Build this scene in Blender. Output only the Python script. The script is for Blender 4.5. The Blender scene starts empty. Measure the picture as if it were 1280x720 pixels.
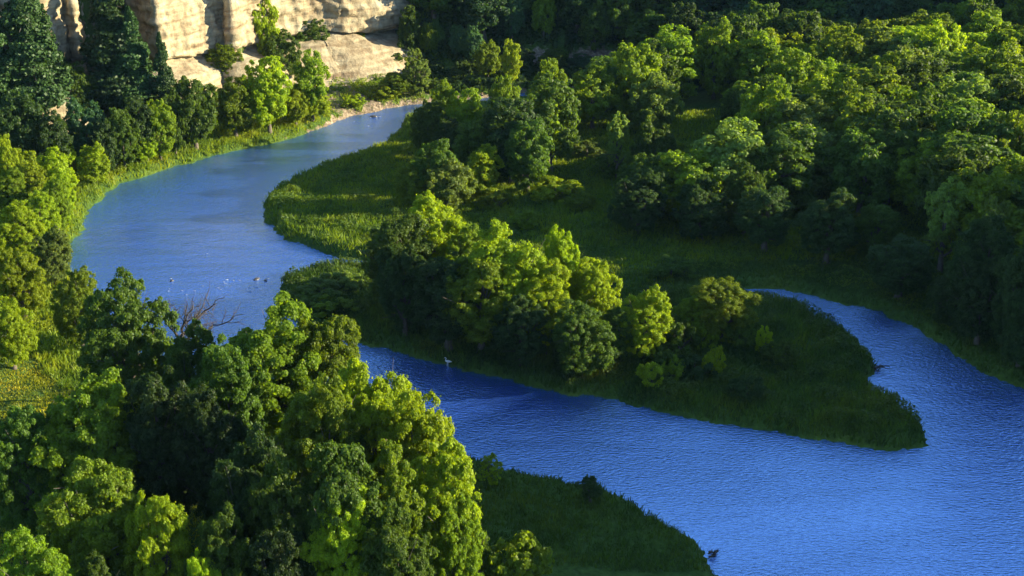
import bpy, math, random, time as _t
import numpy as np
from mathutils import Vector

random.seed(7)
rng = np.random.default_rng(7)
C = bpy.context.scene
HAZE = .00003
COL = C.collection
R_ = math.radians

# ------------------------------------------------------------------ camera model (used to survey the real ground points)
CAM_H, PITCH, FPX = 60.0, R_(22.5), 1758.0
FWD = np.array([0, math.cos(PITCH), -math.sin(PITCH)])
UP = np.array([0, math.sin(PITCH), math.cos(PITCH)])
RT = np.array([1.0, 0, 0])
CAM = np.array([0, 0, CAM_H])

def ray(px, py):
    return FWD + RT * ((px - 640) / FPX) + UP * ((360 - py) / FPX)

def at(px, py, z=0.0):
    d = ray(px, py)
    t = (z - CAM_H) / d[2]
    return CAM + d * t

def project(p):
    v = np.asarray(p, float) - CAM
    dp = v @ FWD
    return 640 + FPX * (v @ RT) / dp, 360 - FPX * (v @ UP) / dp, dp

SUN_EL, SUN_AZ = R_(18.0), R_(89.0)      # azimuth from +Y towards +X

# ------------------------------------------------------------------ numpy noise
def _hash(ix, iy, iz, s):
    n = (ix * 374761393 + iy * 668265263 + iz * 2147483647 + s * 974634777) & 0xFFFFFFFF
    n = ((n ^ (n >> 13)) * 1274126177) & 0xFFFFFFFF
    n = (n ^ (n >> 16)) & 0xFFFF
    return n / 65535.0

def vnoise(x, y, z=None, s=0):
    x = np.asarray(x, float); y = np.asarray(y, float)
    z = np.zeros_like(x) if z is None else np.asarray(z, float)
    xi = np.floor(x).astype(np.int64); yi = np.floor(y).astype(np.int64); zi = np.floor(z).astype(np.int64)
    fx, fy, fz = x - xi, y - yi, z - zi
    fx, fy, fz = fx*fx*(3-2*fx), fy*fy*(3-2*fy), fz*fz*(3-2*fz)
    out = 0
    for a in (0, 1):
        for b in (0, 1):
            for c in (0, 1):
                w = (fx if a else 1-fx) * (fy if b else 1-fy) * (fz if c else 1-fz)
                out = out + w * _hash(xi+a, yi+b, zi+c, s)
    return out * 2 - 1

def fbm(x, y, z=None, s=0, o=4):
    a, f, r = 1.0, 1.0, 0
    for k in range(o):
        r = r + a * vnoise(np.asarray(x)*f, np.asarray(y)*f, None if z is None else np.asarray(z)*f, s + k)
        a *= .5; f *= 2.03
    return r

def sstep(a, b, x):
    t = np.clip((x - a) / (b - a), 0, 1)
    return t * t * (3 - 2 * t)

# ------------------------------------------------------------------ shorelines
WATER_PX = [(800,101),(700,112),(600,123),(540,128),(505,132),(460,141),(430,149),(410,158),(380,167),(330,181),(280,192),(230,206),
 (190,218),(150,231),(128,246),(112,264),(98,290),(88,310),(84,330),(92,350),(110,390),(160,440),(240,485),(340,522),(440,550),
 (520,568),(600,582),(640,592),(680,600),(740,612),(790,636),(830,659),(860,676),(880,702),(898,724),(935,790),(1000,880),(1100,960),
 (1500,960),(1560,800),(1520,620),(1420,560),(1340,520),(1280,489),(1255,477),(1215,454),(1180,432),(1144,410),(1100,391),(1055,378),
 (989,364),(945,360),(900,363),(830,364),(720,360),(620,350),(520,333),(437,323),(410,315),(380,307),(355,297),(340,284),(332,268),
 (333,255),(345,240),(370,225),(410,208),(450,195),(480,182),(500,166),(512,148),(545,138),(600,131),(700,120),(800,109)]
ISLAND_PX = [(350,374),(353,360),(368,349),(400,339),(440,336),(520,350),(620,361),(720,369),(830,373),(900,371),(951,377),(985,384),
 (1011,394),(1029,405),(1051,417),(1073,432),(1087,448),(1091,463),(1086,479),(1100,494),(1127,512),(1144,530),(1153,543),(1155,556),
 (1135,563),(1091,561),(1055,554),(1002,545),(958,539),(891,527),(824,514),(751,497),(673,485),(615,469),(568,459),(506,442),(439,425),
 (400,409),(373,394)]

def smooth_poly(px, n=5):
    P = [at(a, b)[:2] for a, b in px]
    out = []
    N = len(P)
    for i in range(N):
        p0, p1, p2, p3 = P[i-1], P[i], P[(i+1) % N], P[(i+2) % N]
        for k in range(n):
            t = k / n
            out.append(.5*((2*p1)+(-p0+p2)*t+(2*p0-5*p1+4*p2-p3)*t*t+(-p0+3*p1-3*p2+p3)*t**3))
    return np.array(out)

WP, IP = smooth_poly(WATER_PX), smooth_poly(ISLAND_PX)

def poly_sd(P, x, y):
    """signed distance, positive inside"""
    x = np.asarray(x, float).ravel(); y = np.asarray(y, float).ravel()
    out = np.empty_like(x)
    A = P; B = np.roll(P, -1, 0)
    for s in range(0, len(x), 20000):
        X = x[s:s+20000, None]; Y = y[s:s+20000, None]
        ex, ey = (B-A)[:, 0], (B-A)[:, 1]
        wx, wy = X - A[:, 0], Y - A[:, 1]
        t = np.clip((wx*ex + wy*ey) / (ex*ex + ey*ey + 1e-9), 0, 1)
        d2 = (wx-ex*t)**2 + (wy-ey*t)**2
        d = np.sqrt(d2.min(1))
        c1 = Y >= A[:, 1]; c2 = Y < B[:, 1]; cr = ex*wy - ey*wx
        wn = (c1 & c2 & (cr > 0)).sum(1) - (~c1 & ~c2 & (cr < 0)).sum(1)
        out[s:s+20000] = np.where(wn != 0, d, -d)
    return out

def shore(x, y):
    """distance to the waterline, positive on land"""
    a = poly_sd(WP, x, y); b = poly_sd(IP, x, y)
    d = -np.minimum(a, -b)
    return d + .55 * vnoise(np.ravel(x)*.55, np.ravel(y)*.55, s=5) + .35*vnoise(np.ravel(x)*2.7, np.ravel(y)*2.7, s=6)

# ------------------------------------------------------------------ cliff plan: (px, world y, notch pixel y)
CLIFF = [(-160,196,100),(20,200,86),(66,203,80),(90,212,74),(99,208,76),(112,214,74),(132,223,70),(165,222,66),(199,210,79),(240,216,74),(284,223,64),
         (292,219.5,63),(303,225,62),(350,233,50),(400,238,38),(432,238.5,42),(470,243,42),(505,248,38),(524,262,30)]
cl = []
for px, Y, py in CLIFF:
    d = ray(px, py); t = Y / d[1]; p = CAM + d * t
    cl.append(p)
CL = np.array(cl)                         # x, y, z(notch)

def cliff_y(x):
    return np.interp(x, CL[:, 0], CL[:, 1])

def terrain(x, y):
    shp = np.shape(x)
    x = np.ravel(np.asarray(x, float)); y = np.ravel(np.asarray(y, float))
    d = shore(x, y)
    z = np.where(d > 0, 1.0*sstep(0, .9, d) + .015*np.minimum(d, 60), -1.5*sstep(0, 3, -d) - .02)
    land = sstep(0, 5, d)
    z = z + land * (.35*fbm(x*.09, y*.09, s=11, o=4) + .12*vnoise(x*.7, y*.7, s=3) + .07*vnoise(x*1.9, y*1.9, s=4))
    # slope up to the foot of the cliff, plateau behind it
    yc = cliff_y(x)
    xe = CL[-1, 0]
    inx = sstep(xe + 5, xe - 4, x)
    u = np.clip(1 - (yc - 4 - y) / 24, 0, 1)
    z = z + inx * land * (3.6 - 2.2*sstep(-46, -38, x)) * u**1.25
    back = sstep(yc + .5, yc + 5.0, y)
    z = z + inx * back * (20 + .1*np.clip(y-yc, 0, 200))
    # valley wall beyond the forest
    yh = 232 + 6*np.sin(x*.03) + 5*vnoise(x*.03, y*.03, s=21) - .05*x
    hill = np.clip(y - yh, 0, None)
    z = z + (1-inx) * sstep(0, 25, hill) * np.minimum(hill*.62, 42 + .05*hill)
    z = z + sstep(96, 132, x) * sstep(228, 240, y) * 34 * sstep(420, 330, y)  # unseen ridge to the east, added to shade the far hillside
    # bluff that shades the inside of the bend from the east
    rx = x - (71 + .03*(y-100) + 5*vnoise(x*.02, y*.04, s=31))
    along = sstep(15, 60, y) * sstep(184, 150, y + .25*np.clip(x-100, 0, 60))
    z = z + along * np.clip(rx, 0, 40) / 40 * (38.0 - 3.6*sstep(104, 124, y) + 2.0*vnoise(x*.05, y*.07, s=33)) * sstep(0, 8, rx)
    lx = -115 - x
    z = z + np.clip(lx, 0, 60) * .3 * sstep(0, 30, lx)
    return z.reshape(shp)

def tz(x, y):
    return float(terrain(np.array([x]), np.array([y]))[0])

# ------------------------------------------------------------------ mesh helpers
def new_mesh(name, V, F=None, quads=None, mat=None, smooth=False):
    """V (n,3); quads (m,4) or tris (m,3) int arrays"""
    me = bpy.data.meshes.new(name)
    V = np.asarray(V, np.float32)
    me.vertices.add(len(V)); me.vertices.foreach_set('co', V.ravel())
    F = np.asarray(quads if quads is not None else F, np.int32)
    m, k = F.shape
    me.loops.add(m*k); me.loops.foreach_set('vertex_index', F.ravel())
    me.polygons.add(m)
    me.polygons.foreach_set('loop_start', np.arange(0, m*k, k, dtype=np.int32))
    me.polygons.foreach_set('loop_total', np.full(m, k, np.int32))
    if smooth:
        me.polygons.foreach_set('use_smooth', np.ones(m, bool))
    me.update(calc_edges=True)
    if mat: me.materials.append(mat)
    return me

def link(name, me, parent=None):
    o = bpy.data.objects.new(name, me); COL.objects.link(o)
    if parent: o.parent = parent
    return o

def tag(o, label=None, cat=None, group=None, kind=None):
    if label: o['label'] = label
    if cat: o['category'] = cat
    if group: o['group'] = group
    if kind: o['kind'] = kind
    return o

def tubes(paths, seg=7):
    """paths: list of (pts (n,3), radii (n)); returns V, quads"""
    VV, QQ, off = [], [], 0
    for P, rad in paths:
        P = np.asarray(P, float); n = len(P)
        T = np.gradient(P, axis=0); T /= np.linalg.norm(T, axis=1)[:, None] + 1e-9
        ref = np.array([1.0, 0, 0]) if abs(T[0][0]) < .8 else np.array([0, 1.0, 0])
        A = np.cross(T, ref); A /= np.linalg.norm(A, axis=1)[:, None] + 1e-9
        B = np.cross(T, A)
        ang = np.linspace(0, 2*math.pi, seg, endpoint=False)
        ring = (A[:, None]*np.cos(ang)[None, :, None] + B[:, None]*np.sin(ang)[None, :, None]) * np.asarray(rad)[:, None, None]
        V = (P[:, None] + ring).reshape(-1, 3)
        i = np.arange(n-1)[:, None]*seg; j = np.arange(seg)[None]
        j2 = (j+1) % seg
        Q = np.stack([i+j, i+j2, i+seg+j2, i+seg+j], -1).reshape(-1, 4) + off
        VV.append(V); QQ.append(Q); off += len(V)
    return np.concatenate(VV), np.concatenate(QQ)

def unit(v):
    return v / (np.linalg.norm(v, axis=-1, keepdims=True) + 1e-9)

def leaf_quads(P, N, size, r):
    """one rhombic leaf spray per point"""
    n = len(P)
    N = unit(N)
    ref = unit(r.normal(size=(n, 3)))
    A = unit(np.cross(N, ref)); B = np.cross(N, A)
    s = (size * r.uniform(.55, 1.35, n))[:, None]
    w = r.uniform(.55, .9, n)[:, None]
    bend = N * s * .25
    V = np.stack([P - A*s*.5, P + B*s*w*.5 + bend*.5, P + A*s*.5, P - B*s*w*.5 + bend*.5], 1).reshape(-1, 3)
    Q = np.arange(n*4).reshape(-1, 4)
    return V, Q

# ------------------------------------------------------------------ materials
def nmat(name):
    m = bpy.data.materials.new(name); m.use_nodes = True
    nt = m.node_tree; nt.nodes.clear()
    out = nt.nodes.new('ShaderNodeOutputMaterial')
    return m, nt, out

def N(nt, t, **kw):
    n = nt.nodes.new(t)
    for k, v in kw.items():
        if k.startswith('_'): setattr(n, k[1:], v)
        else: n.inputs[k.replace('__', ' ')].default_value = v
    return n

def mixcol(nt, fac, a, b, mode='MIX'):
    m = nt.nodes.new('ShaderNodeMix'); m.data_type = 'RGBA'; m.blend_type = mode
    def put(i, v):
        if hasattr(v, 'links'): nt.links.new(v, m.inputs[i])
        else: m.inputs[i].default_value = v if not isinstance(v, tuple) or len(v) == 4 else (*v, 1)
    put(0, fac); put(6, a); put(7, b)
    return m.outputs[2]

def ramp(nt, src, stops):
    r = nt.nodes.new('ShaderNodeValToRGB')
    while len(r.color_ramp.elements) < len(stops): r.color_ramp.elements.new(.5)
    for e, (p, c) in zip(r.color_ramp.elements, stops):
        e.position = p; e.color = (*c, 1) if len(c) == 3 else c
    nt.links.new(src, r.inputs[0])
    return r.outputs[0]

def leaf_material(name, trans=.45, objcol=True, base=(.07,.12,.02), tcol=(2.9, 2.6, .7), patch=False):
    m, nt, out = nmat(name)
    L = nt.links.new
    if objcol:
        oi = N(nt, 'ShaderNodeObjectInfo'); col = oi.outputs['Color']
        hs = N(nt, 'ShaderNodeHueSaturation')
        mr = N(nt, 'ShaderNodeMapRange'); mr.inputs['To Min'].default_value = .488; mr.inputs['To Max'].default_value = .505
        L(oi.outputs['Random'], mr.inputs[0]); L(mr.outputs[0], hs.inputs['Hue'])
        mv = N(nt, 'ShaderNodeMapRange'); mv.inputs['To Min'].default_value = .8; mv.inputs['To Max'].default_value = 1.2
        L(oi.outputs['Random'], mv.inputs[0]); L(mv.outputs[0], hs.inputs['Value'])
        L(col, hs.inputs['Color']); col = hs.outputs[0]
    else:
        rgb = N(nt, 'ShaderNodeRGB'); rgb.outputs[0].default_value = (*base, 1); col = rgb.outputs[0]
    tc = N(nt, 'ShaderNodeTexCoord')
    nz = N(nt, 'ShaderNodeTexNoise', Scale=1.1, Detail=3.0)
    L(tc.outputs['Object'], nz.inputs['Vector'])
    var = ramp(nt, nz.outputs['Fac'], [(.3, (.72,.78,.7)), (.7, (1.25,1.18,1.1))])
    c1 = mixcol(nt, 1.0, col, var, 'MULTIPLY')
    if patch:
        nb = N(nt, 'ShaderNodeTexNoise', Scale=.16, Detail=4.0, Roughness=.6); L(tc.outputs['Object'], nb.inputs['Vector'])
        pv = ramp(nt, nb.outputs['Fac'], [(.34, (.55,.66,.75)), (.5, (1,1,1)), (.62, (1.35,1.12,.9)), (.72, (1.5,1.2,1.1))])
        c1 = mixcol(nt, 1.0, c1, pv, 'MULTIPLY')
    geo = N(nt, 'ShaderNodeNewGeometry')
    hs2 = N(nt, 'ShaderNodeMapRange'); hs2.inputs['To Min'].default_value = .75; hs2.inputs['To Max'].default_value = 1.3
    L(geo.outputs['Random Per Island'], hs2.inputs[0])
    vm = N(nt, 'ShaderNodeVectorMath', _operation='SCALE'); L(c1, vm.inputs[0]); L(hs2.outputs[0], vm.inputs['Scale'])
    tm = mixcol(nt, 1.0, vm.outputs[0], tcol, 'MULTIPLY')
    pb = N(nt, 'ShaderNodeBsdfPrincipled', Roughness=.55)
    pb.inputs['Specular IOR Level'].default_value = .25
    L(vm.outputs[0], pb.inputs['Base Color'])
    tr = N(nt, 'ShaderNodeBsdfTranslucent'); L(tm, tr.inputs[0])
    mx = N(nt, 'ShaderNodeMixShader'); mx.inputs[0].default_value = trans
    L(pb.outputs[0], mx.inputs[1]); L(tr.outputs[0], mx.inputs[2]); L(mx.outputs[0], out.inputs[0])
    return m

M_leaf = leaf_material('leaf')
M_needle = leaf_material('needle', trans=.15, tcol=(1.5, 1.5, .8))
M_grass = leaf_material('grass_blade', trans=.4, objcol=True, patch=True)

def bark_material():
    m, nt, out = nmat('bark')
    L = nt.links.new
    tc = N(nt, 'ShaderNodeTexCoord'); mp = N(nt, 'ShaderNodeMapping'); mp.inputs['Scale'].default_value = (6, 6, 1.2)
    L(tc.outputs['Object'], mp.inputs[0])
    nz = N(nt, 'ShaderNodeTexNoise', Scale=3.0, Detail=6.0); L(mp.outputs[0], nz.inputs['Vector'])
    c = ramp(nt, nz.outputs['Fac'], [(.3, (.03,.025,.02)), (.7, (.16,.13,.10))])
    pb = N(nt, 'ShaderNodeBsdfPrincipled', Roughness=.9); L(c, pb.inputs['Base Color'])
    bp = N(nt, 'ShaderNodeBump', Strength=.6, Distance=.05); L(nz.outputs['Fac'], bp.inputs['Height']); L(bp.outputs[0], pb.inputs['Normal'])
    L(pb.outputs[0], out.inputs[0]); return m
M_bark = bark_material()

def simple_material(name, col, rough=.8):
    m, nt, out = nmat(name); L = nt.links.new
    tc = N(nt, 'ShaderNodeTexCoord'); nz = N(nt, 'ShaderNodeTexNoise', Scale=4.0, Detail=5.0); L(tc.outputs['Object'], nz.inputs['Vector'])
    c = ramp(nt, nz.outputs['Fac'], [(.3, tuple(v*.7 for v in col)), (.7, tuple(min(1, v*1.2) for v in col))])
    pb = N(nt, 'ShaderNodeBsdfPrincipled', Roughness=rough); L(c, pb.inputs['Base Color'])
    bp = N(nt, 'ShaderNodeBump', Strength=.5, Distance=.1); L(nz.outputs['Fac'], bp.inputs['Height']); L(bp.outputs[0], pb.inputs['Normal'])
    L(pb.outputs[0], out.inputs[0]); return m
M_white = simple_material('white_feather', (.8,.8,.82), .6)
M_beak = simple_material('beak', (.35,.25,.06), .5)
M_wetrock = simple_material('wet_rock', (.07,.065,.06), .35)
M_dead = simple_material('dead_wood', (.055,.045,.04), .9)
M_foam = simple_material('foam', (.30,.36,.46), .6)

def ground_material():
    m, nt, out = nmat('ground'); L = nt.links.new
    tc = N(nt, 'ShaderNodeTexCoord')
    n1 = N(nt, 'ShaderNodeTexNoise', Scale=.12, Detail=6.0); L(tc.outputs['Object'], n1.inputs['Vector'])
    n2 = N(nt, 'ShaderNodeTexNoise', Scale=2.2, Detail=6.0); L(tc.outputs['Object'], n2.inputs['Vector'])
    g = ramp(nt, n1.outputs['Fac'], [(.3, (.035,.07,.014)), (.5, (.055,.10,.018)), (.7, (.085,.125,.02))])
    v = ramp(nt, n2.outputs['Fac'], [(.3, (.65,.65,.65)), (.7, (1.3,1.25,1.2))])
    g = mixcol(nt, 1.0, g, v, 'MULTIPLY')
    soil = ramp(nt, n2.outputs['Fac'], [(.3, (.10,.075,.05)), (.55, (.22,.17,.12)), (.75, (.40,.33,.24))])
    at_ = N(nt, 'ShaderNodeAttribute', _attribute_name='bare')
    n3 = N(nt, 'ShaderNodeTexNoise', Scale=.9, Detail=5.0); L(tc.outputs['Object'], n3.inputs['Vector'])
    ad = N(nt, 'ShaderNodeMath', _operation='ADD'); L(at_.outputs['Fac'], ad.inputs[0]); L(n3.outputs['Fac'], ad.inputs[1])
    mk = N(nt, 'ShaderNodeMapRange'); mk.inputs['From Min'].default_value = .92; mk.inputs['From Max'].default_value = 1.08
    L(ad.outputs[0], mk.inputs[0])
    c = mixcol(nt, mk.outputs[0], g, soil)
    pb = N(nt, 'ShaderNodeBsdfPrincipled', Roughness=.95); L(c, pb.inputs['Base Color'])
    pb.inputs['Specular IOR Level'].default_value = .1
    bp = N(nt, 'ShaderNodeBump', Strength=.9, Distance=.3); L(n2.outputs['Fac'], bp.inputs['Height']); L(bp.outputs[0], pb.inputs['Normal'])
    L(pb.outputs[0], out.inputs[0]); return m

def water_material():
    m, nt, out = nmat('river_water'); L = nt.links.new
    tc = N(nt, 'ShaderNodeTexCoord')
    mp = N(nt, 'ShaderNodeMapping'); mp.inputs['Scale'].default_value = (.5, 1.0, 1.0); mp.inputs['Rotation'].default_value = (0, 0, R_(4))
    L(tc.outputs['Object'], mp.inputs[0])
    a = N(nt, 'ShaderNodeTexNoise', Scale=4.2, Detail=3.0, Roughness=.55, Distortion=.3); L(mp.outputs[0], a.inputs['Vector'])
    b = N(nt, 'ShaderNodeTexNoise', Scale=.35, Detail=3.0); L(mp.outputs[0], b.inputs['Vector'])
    big = N(nt, 'ShaderNodeTexNoise', Scale=.045, Detail=2.0); L(mp.outputs[0], big.inputs['Vector'])
    st = N(nt, 'ShaderNodeMapRange'); st.inputs['From Min'].default_value = .35; st.inputs['From Max'].default_value = .65
    st.inputs['To Min'].default_value = .45; st.inputs['To Max'].default_value = 1.35; L(big.outputs['Fac'], st.inputs[0])
    s1 = N(nt, 'ShaderNodeMath', _operation='MULTIPLY'); L(a.outputs['Fac'], s1.inputs[0]); L(st.outputs[0], s1.inputs[1])
    s2 = N(nt, 'ShaderNodeMath', _operation='ADD'); L(s1.outputs[0], s2.inputs[0]); L(b.outputs['Fac'], s2.inputs[1])
    bp = N(nt, 'ShaderNodeBump', Strength=1.0, Distance=.21); L(s2.outputs[0], bp.inputs['Height'])
    gl = N(nt, 'ShaderNodeBsdfGlossy', Roughness=.22); gl.inputs['Color'].default_value = (.47,.71,1,1); L(bp.outputs[0], gl.inputs['Normal'])
    df = N(nt, 'ShaderNodeBsdfDiffuse'); df.inputs['Color'].default_value = (.025,.11,.70,1); L(bp.outputs[0], df.inputs['Normal'])
    lw = N(nt, 'ShaderNodeFresnel', IOR=1.9); L(bp.outputs[0], lw.inputs['Normal'])
    fr = N(nt, 'ShaderNodeMapRange'); fr.inputs['From Min'].default_value = .05; fr.inputs['From Max'].default_value = .45
    fr.inputs['To Min'].default_value = .70; fr.inputs['To Max'].default_value = .97; L(lw.outputs[0], fr.inputs[0])
    mx = N(nt, 'ShaderNodeMixShader'); L(fr.outputs[0], mx.inputs[0]); L(df.outputs[0], mx.inputs[1]); L(gl.outputs[0], mx.inputs[2])
    L(mx.outputs[0], out.inputs[0]); return m

def cliff_material():
    m, nt, out = nmat('pale_siltstone'); L = nt.links.new
    tc = N(nt, 'ShaderNodeTexCoord')
    mp = N(nt, 'ShaderNodeMapping'); mp.inputs['Scale'].default_value = (.12, .12, 1.3); L(tc.outputs['Object'], mp.inputs[0])
    st = N(nt, 'ShaderNodeTexNoise', Scale=1.0, Detail=5.0, Distortion=.3); L(mp.outputs[0], st.inputs['Vector'])
    c = ramp(nt, st.outputs['Fac'], [(.28, (.19,.14,.09)), (.42, (.31,.255,.17)), (.55, (.38,.33,.225)), (.72, (.43,.39,.29))])
    mp2 = N(nt, 'ShaderNodeMapping'); mp2.inputs['Scale'].default_value = (.9, .9, .08); L(tc.outputs['Object'], mp2.inputs[0])
    vs = N(nt, 'ShaderNodeTexNoise', Scale=1.2, Detail=6.0); L(mp2.outputs[0], vs.inputs['Vector'])
    v = ramp(nt, vs.outputs['Fac'], [(.34, (.55,.46,.40)), (.5, (.95,.93,.9)), (.75, (1.05,1.03,1))])
    c = mixcol(nt, .55, c, v, 'MULTIPLY')
    n3 = N(nt, 'ShaderNodeTexNoise', Scale=.9, Detail=8.0, Roughness=.65); L(tc.outputs['Object'], n3.inputs['Vector'])
    v3 = ramp(nt, n3.outputs['Fac'], [(.3, (.7,.68,.64)), (.65, (1.1,1.08,1.05))])
    c = mixcol(nt, 1.0, c, v3, 'MULTIPLY')
    pb = N(nt, 'ShaderNodeBsdfPrincipled', Roughness=.95); L(c, pb.inputs['Base Color']); pb.inputs['Specular IOR Level'].default_value = .1
    bp = N(nt, 'ShaderNodeBump', Strength=.9, Distance=.35); L(n3.outputs['Fac'], bp.inputs['Height'])
    bp2 = N(nt, 'ShaderNodeBump', Strength=.5, Distance=.4); L(st.outputs['Fac'], bp2.inputs['Height']); L(bp.outputs[0], bp2.inputs['Normal'])
    L(bp2.outputs[0], pb.inputs['Normal'])
    L(pb.outputs[0], out.inputs[0]); return m
M_ground, M_water, M_cliff = ground_material(), water_material(), cliff_material()

# ------------------------------------------------------------------ ground, river
def grid_axis(lo, hi, step, far, n):
    mid = np.arange(lo, hi + step*.5, step)
    g = (np.geomspace(1, far, n) - 1) * 1.0 + step
    return np.concatenate([lo - g[::-1], mid, hi + g])
gx = grid_axis(-78, 92, .55, 900, 34)
gy = grid_axis(84, 262, .55, 900, 34)
GX, GY = np.meshgrid(gx, gy)
GZ = terrain(GX, GY)
SD = shore(GX, GY).reshape(GX.shape)
ny, nx = GX.shape
idx = np.arange(nx*ny).reshape(ny, nx)
Q = np.stack([idx[:-1, :-1], idx[:-1, 1:], idx[1:, 1:], idx[1:, :-1]], -1).reshape(-1, 4)
gm = new_mesh('ground', np.stack([GX, GY, GZ], -1).reshape(-1, 3), quads=Q, mat=M_ground, smooth=True)
bare = np.where(SD < .5, .75, 0.0)*sstep(195, 215, GY)
scr = at(455, 118, 2)[:2]
talus = np.exp(-(((GX-scr[0])/19)**2 + ((GY-scr[1])/15)**2))
streak = .5 + .5*vnoise(GX*1.1 + GY*.75, GY*.12, s=50)
bare = np.maximum(bare, talus*(.22 + .55*streak))
steep = sstep(232, 240, GY) * .12
yc = cliff_y(GX)
bare = np.maximum(bare, np.where((GX < CL[-1, 0]+3) & (GY > yc-6), .45, 0))
bp_ = at(745, 66, 4); b2 = at(672, 58, 5)
for q, rr in ((bp_, 6), (b2, 4)):
    bare = np.maximum(bare, .95*np.exp(-(((GX-q[0])/rr)**2 + ((GY-q[1])/(rr*.7))**2)))
attr = gm.attributes.new('bare', 'FLOAT', 'POINT'); attr.data.foreach_set('value', bare.ravel().astype(np.float32))
tag(link('ground', gm), kind='structure')
_exact_terrain, _exact_shore = terrain, shore
def _lookup(G, x, y):
    shp = np.shape(x); x = np.ravel(np.asarray(x, float)); y = np.ravel(np.asarray(y, float))
    i = np.clip(np.searchsorted(gx, x) - 1, 0, len(gx)-2); j = np.clip(np.searchsorted(gy, y) - 1, 0, len(gy)-2)
    u = (x-gx[i])/(gx[i+1]-gx[i]); v = (y-gy[j])/(gy[j+1]-gy[j])
    r = G[j, i]*(1-u)*(1-v) + G[j, i+1]*u*(1-v) + G[j+1, i]*(1-u)*v + G[j+1, i+1]*u*v
    return r.reshape(shp)
terrain = lambda x, y: _lookup(GZ, x, y)
shore = lambda x, y: _lookup(SD, x, y)
ISD = poly_sd(IP, GX, GY).reshape(GX.shape)

wx = np.linspace(-140, 160, 61); wy = np.linspace(-20, 300, 61)
WX, WY = np.meshgrid(wx, wy); i2 = np.arange(61*61).reshape(61, 61)
Q = np.stack([i2[:-1, :-1], i2[:-1, 1:], i2[1:, 1:], i2[1:, :-1]], -1).reshape(-1, 4)
tag(link('river_water', new_mesh('river_water', np.stack([WX, WY, WX*0], -1).reshape(-1, 3), quads=Q, mat=M_water, smooth=True)), kind='structure')

# ------------------------------------------------------------------ cliff
def build_cliff():
    P = []
    for a, b in zip(CL[:-1], CL[1:]):
        L_ = np.linalg.norm((b-a)[:2]); n = max(2, int(L_/.35))
        for k in range(n): P.append(a + (b-a)*k/n)
    P.append(CL[-1]); P = np.array(P)
    # round the corners a little
    K = np.array([1, 2, 3, 2, 1.]) / 9
    for _ in range(2):
        for c in range(3):
            P[2:-2, c] = np.convolve(P[:, c], K, 'valid')
    T = np.gradient(P[:, :2], axis=0); T = unit(T)
    Nn = np.stack([T[:, 1], -T[:, 0]], 1)
    s = np.concatenate([[0], np.cumsum(np.linalg.norm(np.diff(P[:, :2], axis=0), axis=1))])
    prof = [(-7.5, 6.4), (-3.6, 5.4), (-3.0, 5.0), (-.6, 4.6), (.0, 4.0), (.7, 1.6), (1.25, .2), (1.5, -1.3), (1.75, -1.3), (1.95, .3), (2.3, .5)]
    H = list(np.arange(2.6, 26, .33))
    hs = []
    for (h0, o0), (h1, o1) in zip(prof[:-1], prof[1:]):
        n = max(2, int(math.hypot(h1-h0, o1-o0)/.35))
        for k in range(n): hs.append((h0+(h1-h0)*k/n, o0+(o1-o0)*k/n))
    hs += [prof[-1]] + [(h, .5) for h in H] + [(26.2, -.8), (26.6, -3), (26.7, -8)]
    hs = np.array(hs)
    S, Hh = np.meshgrid(s, hs[:, 0]); _, O = np.meshgrid(s, hs[:, 1])
    notch = .45 + .55*sstep(-.3, .4, vnoise(S*.06, S*0, s=77))
    O = np.where(O < .3, O*notch, O)
    O = O * np.where(Hh < 1.2, .75+.3*vnoise(S*.1, S*0+3, s=78), 1)
    wall = sstep(1.6, 3.2, Hh)
    O = O + wall * (1.0*vnoise(S*.09, Hh*.05, s=80) + .14*vnoise(S*.38, Hh*.22, s=81) + .35*vnoise(S*1.1, Hh*.8, s=82) - .10*(Hh-2.5)*.6)
    bed = vnoise(S*.05, Hh*1.15, s=83); O = O + wall * (.30*sstep(-.1, .1, bed) + .16*np.abs(vnoise(S*1.9, Hh*.2, s=91)) + .12*np.abs(vnoise(S*.7, Hh*2.6, s=92)))
    O = O + .22*fbm(S*1.6, Hh*1.6, s=84, o=3)
    O = O + .95*np.clip(.9-Hh, 0, 6)*sstep(-46, -38, P[:, 0])[None]
    rub = (1-wall)*sstep(-1.0, .3, Hh)
    O = O + rub*.35*fbm(S*.9, Hh*2, s=88, o=3)
    Z = P[:, 2][None]*1.0 - 1.6 + Hh + (1-wall)*.25*vnoise(S*.5, Hh, s=85)
    X = P[:, 0][None] + Nn[:, 0][None]*O; Y = P[:, 1][None] + Nn[:, 1][None]*O
    n0, n1 = X.shape
    ii = np.arange(n0*n1).reshape(n0, n1)
    Q = np.stack([ii[:-1, :-1], ii[:-1, 1:], ii[1:, 1:], ii[1:, :-1]], -1).reshape(-1, 4)
    o = link('cliff', new_mesh('cliff', np.stack([X, Y, Z], -1).reshape(-1, 3), quads=Q, mat=M_cliff, smooth=False))
    tag(o, 'pale cream banded rock cliff above the far left river bank', kind='structure')
build_cliff()

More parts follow.
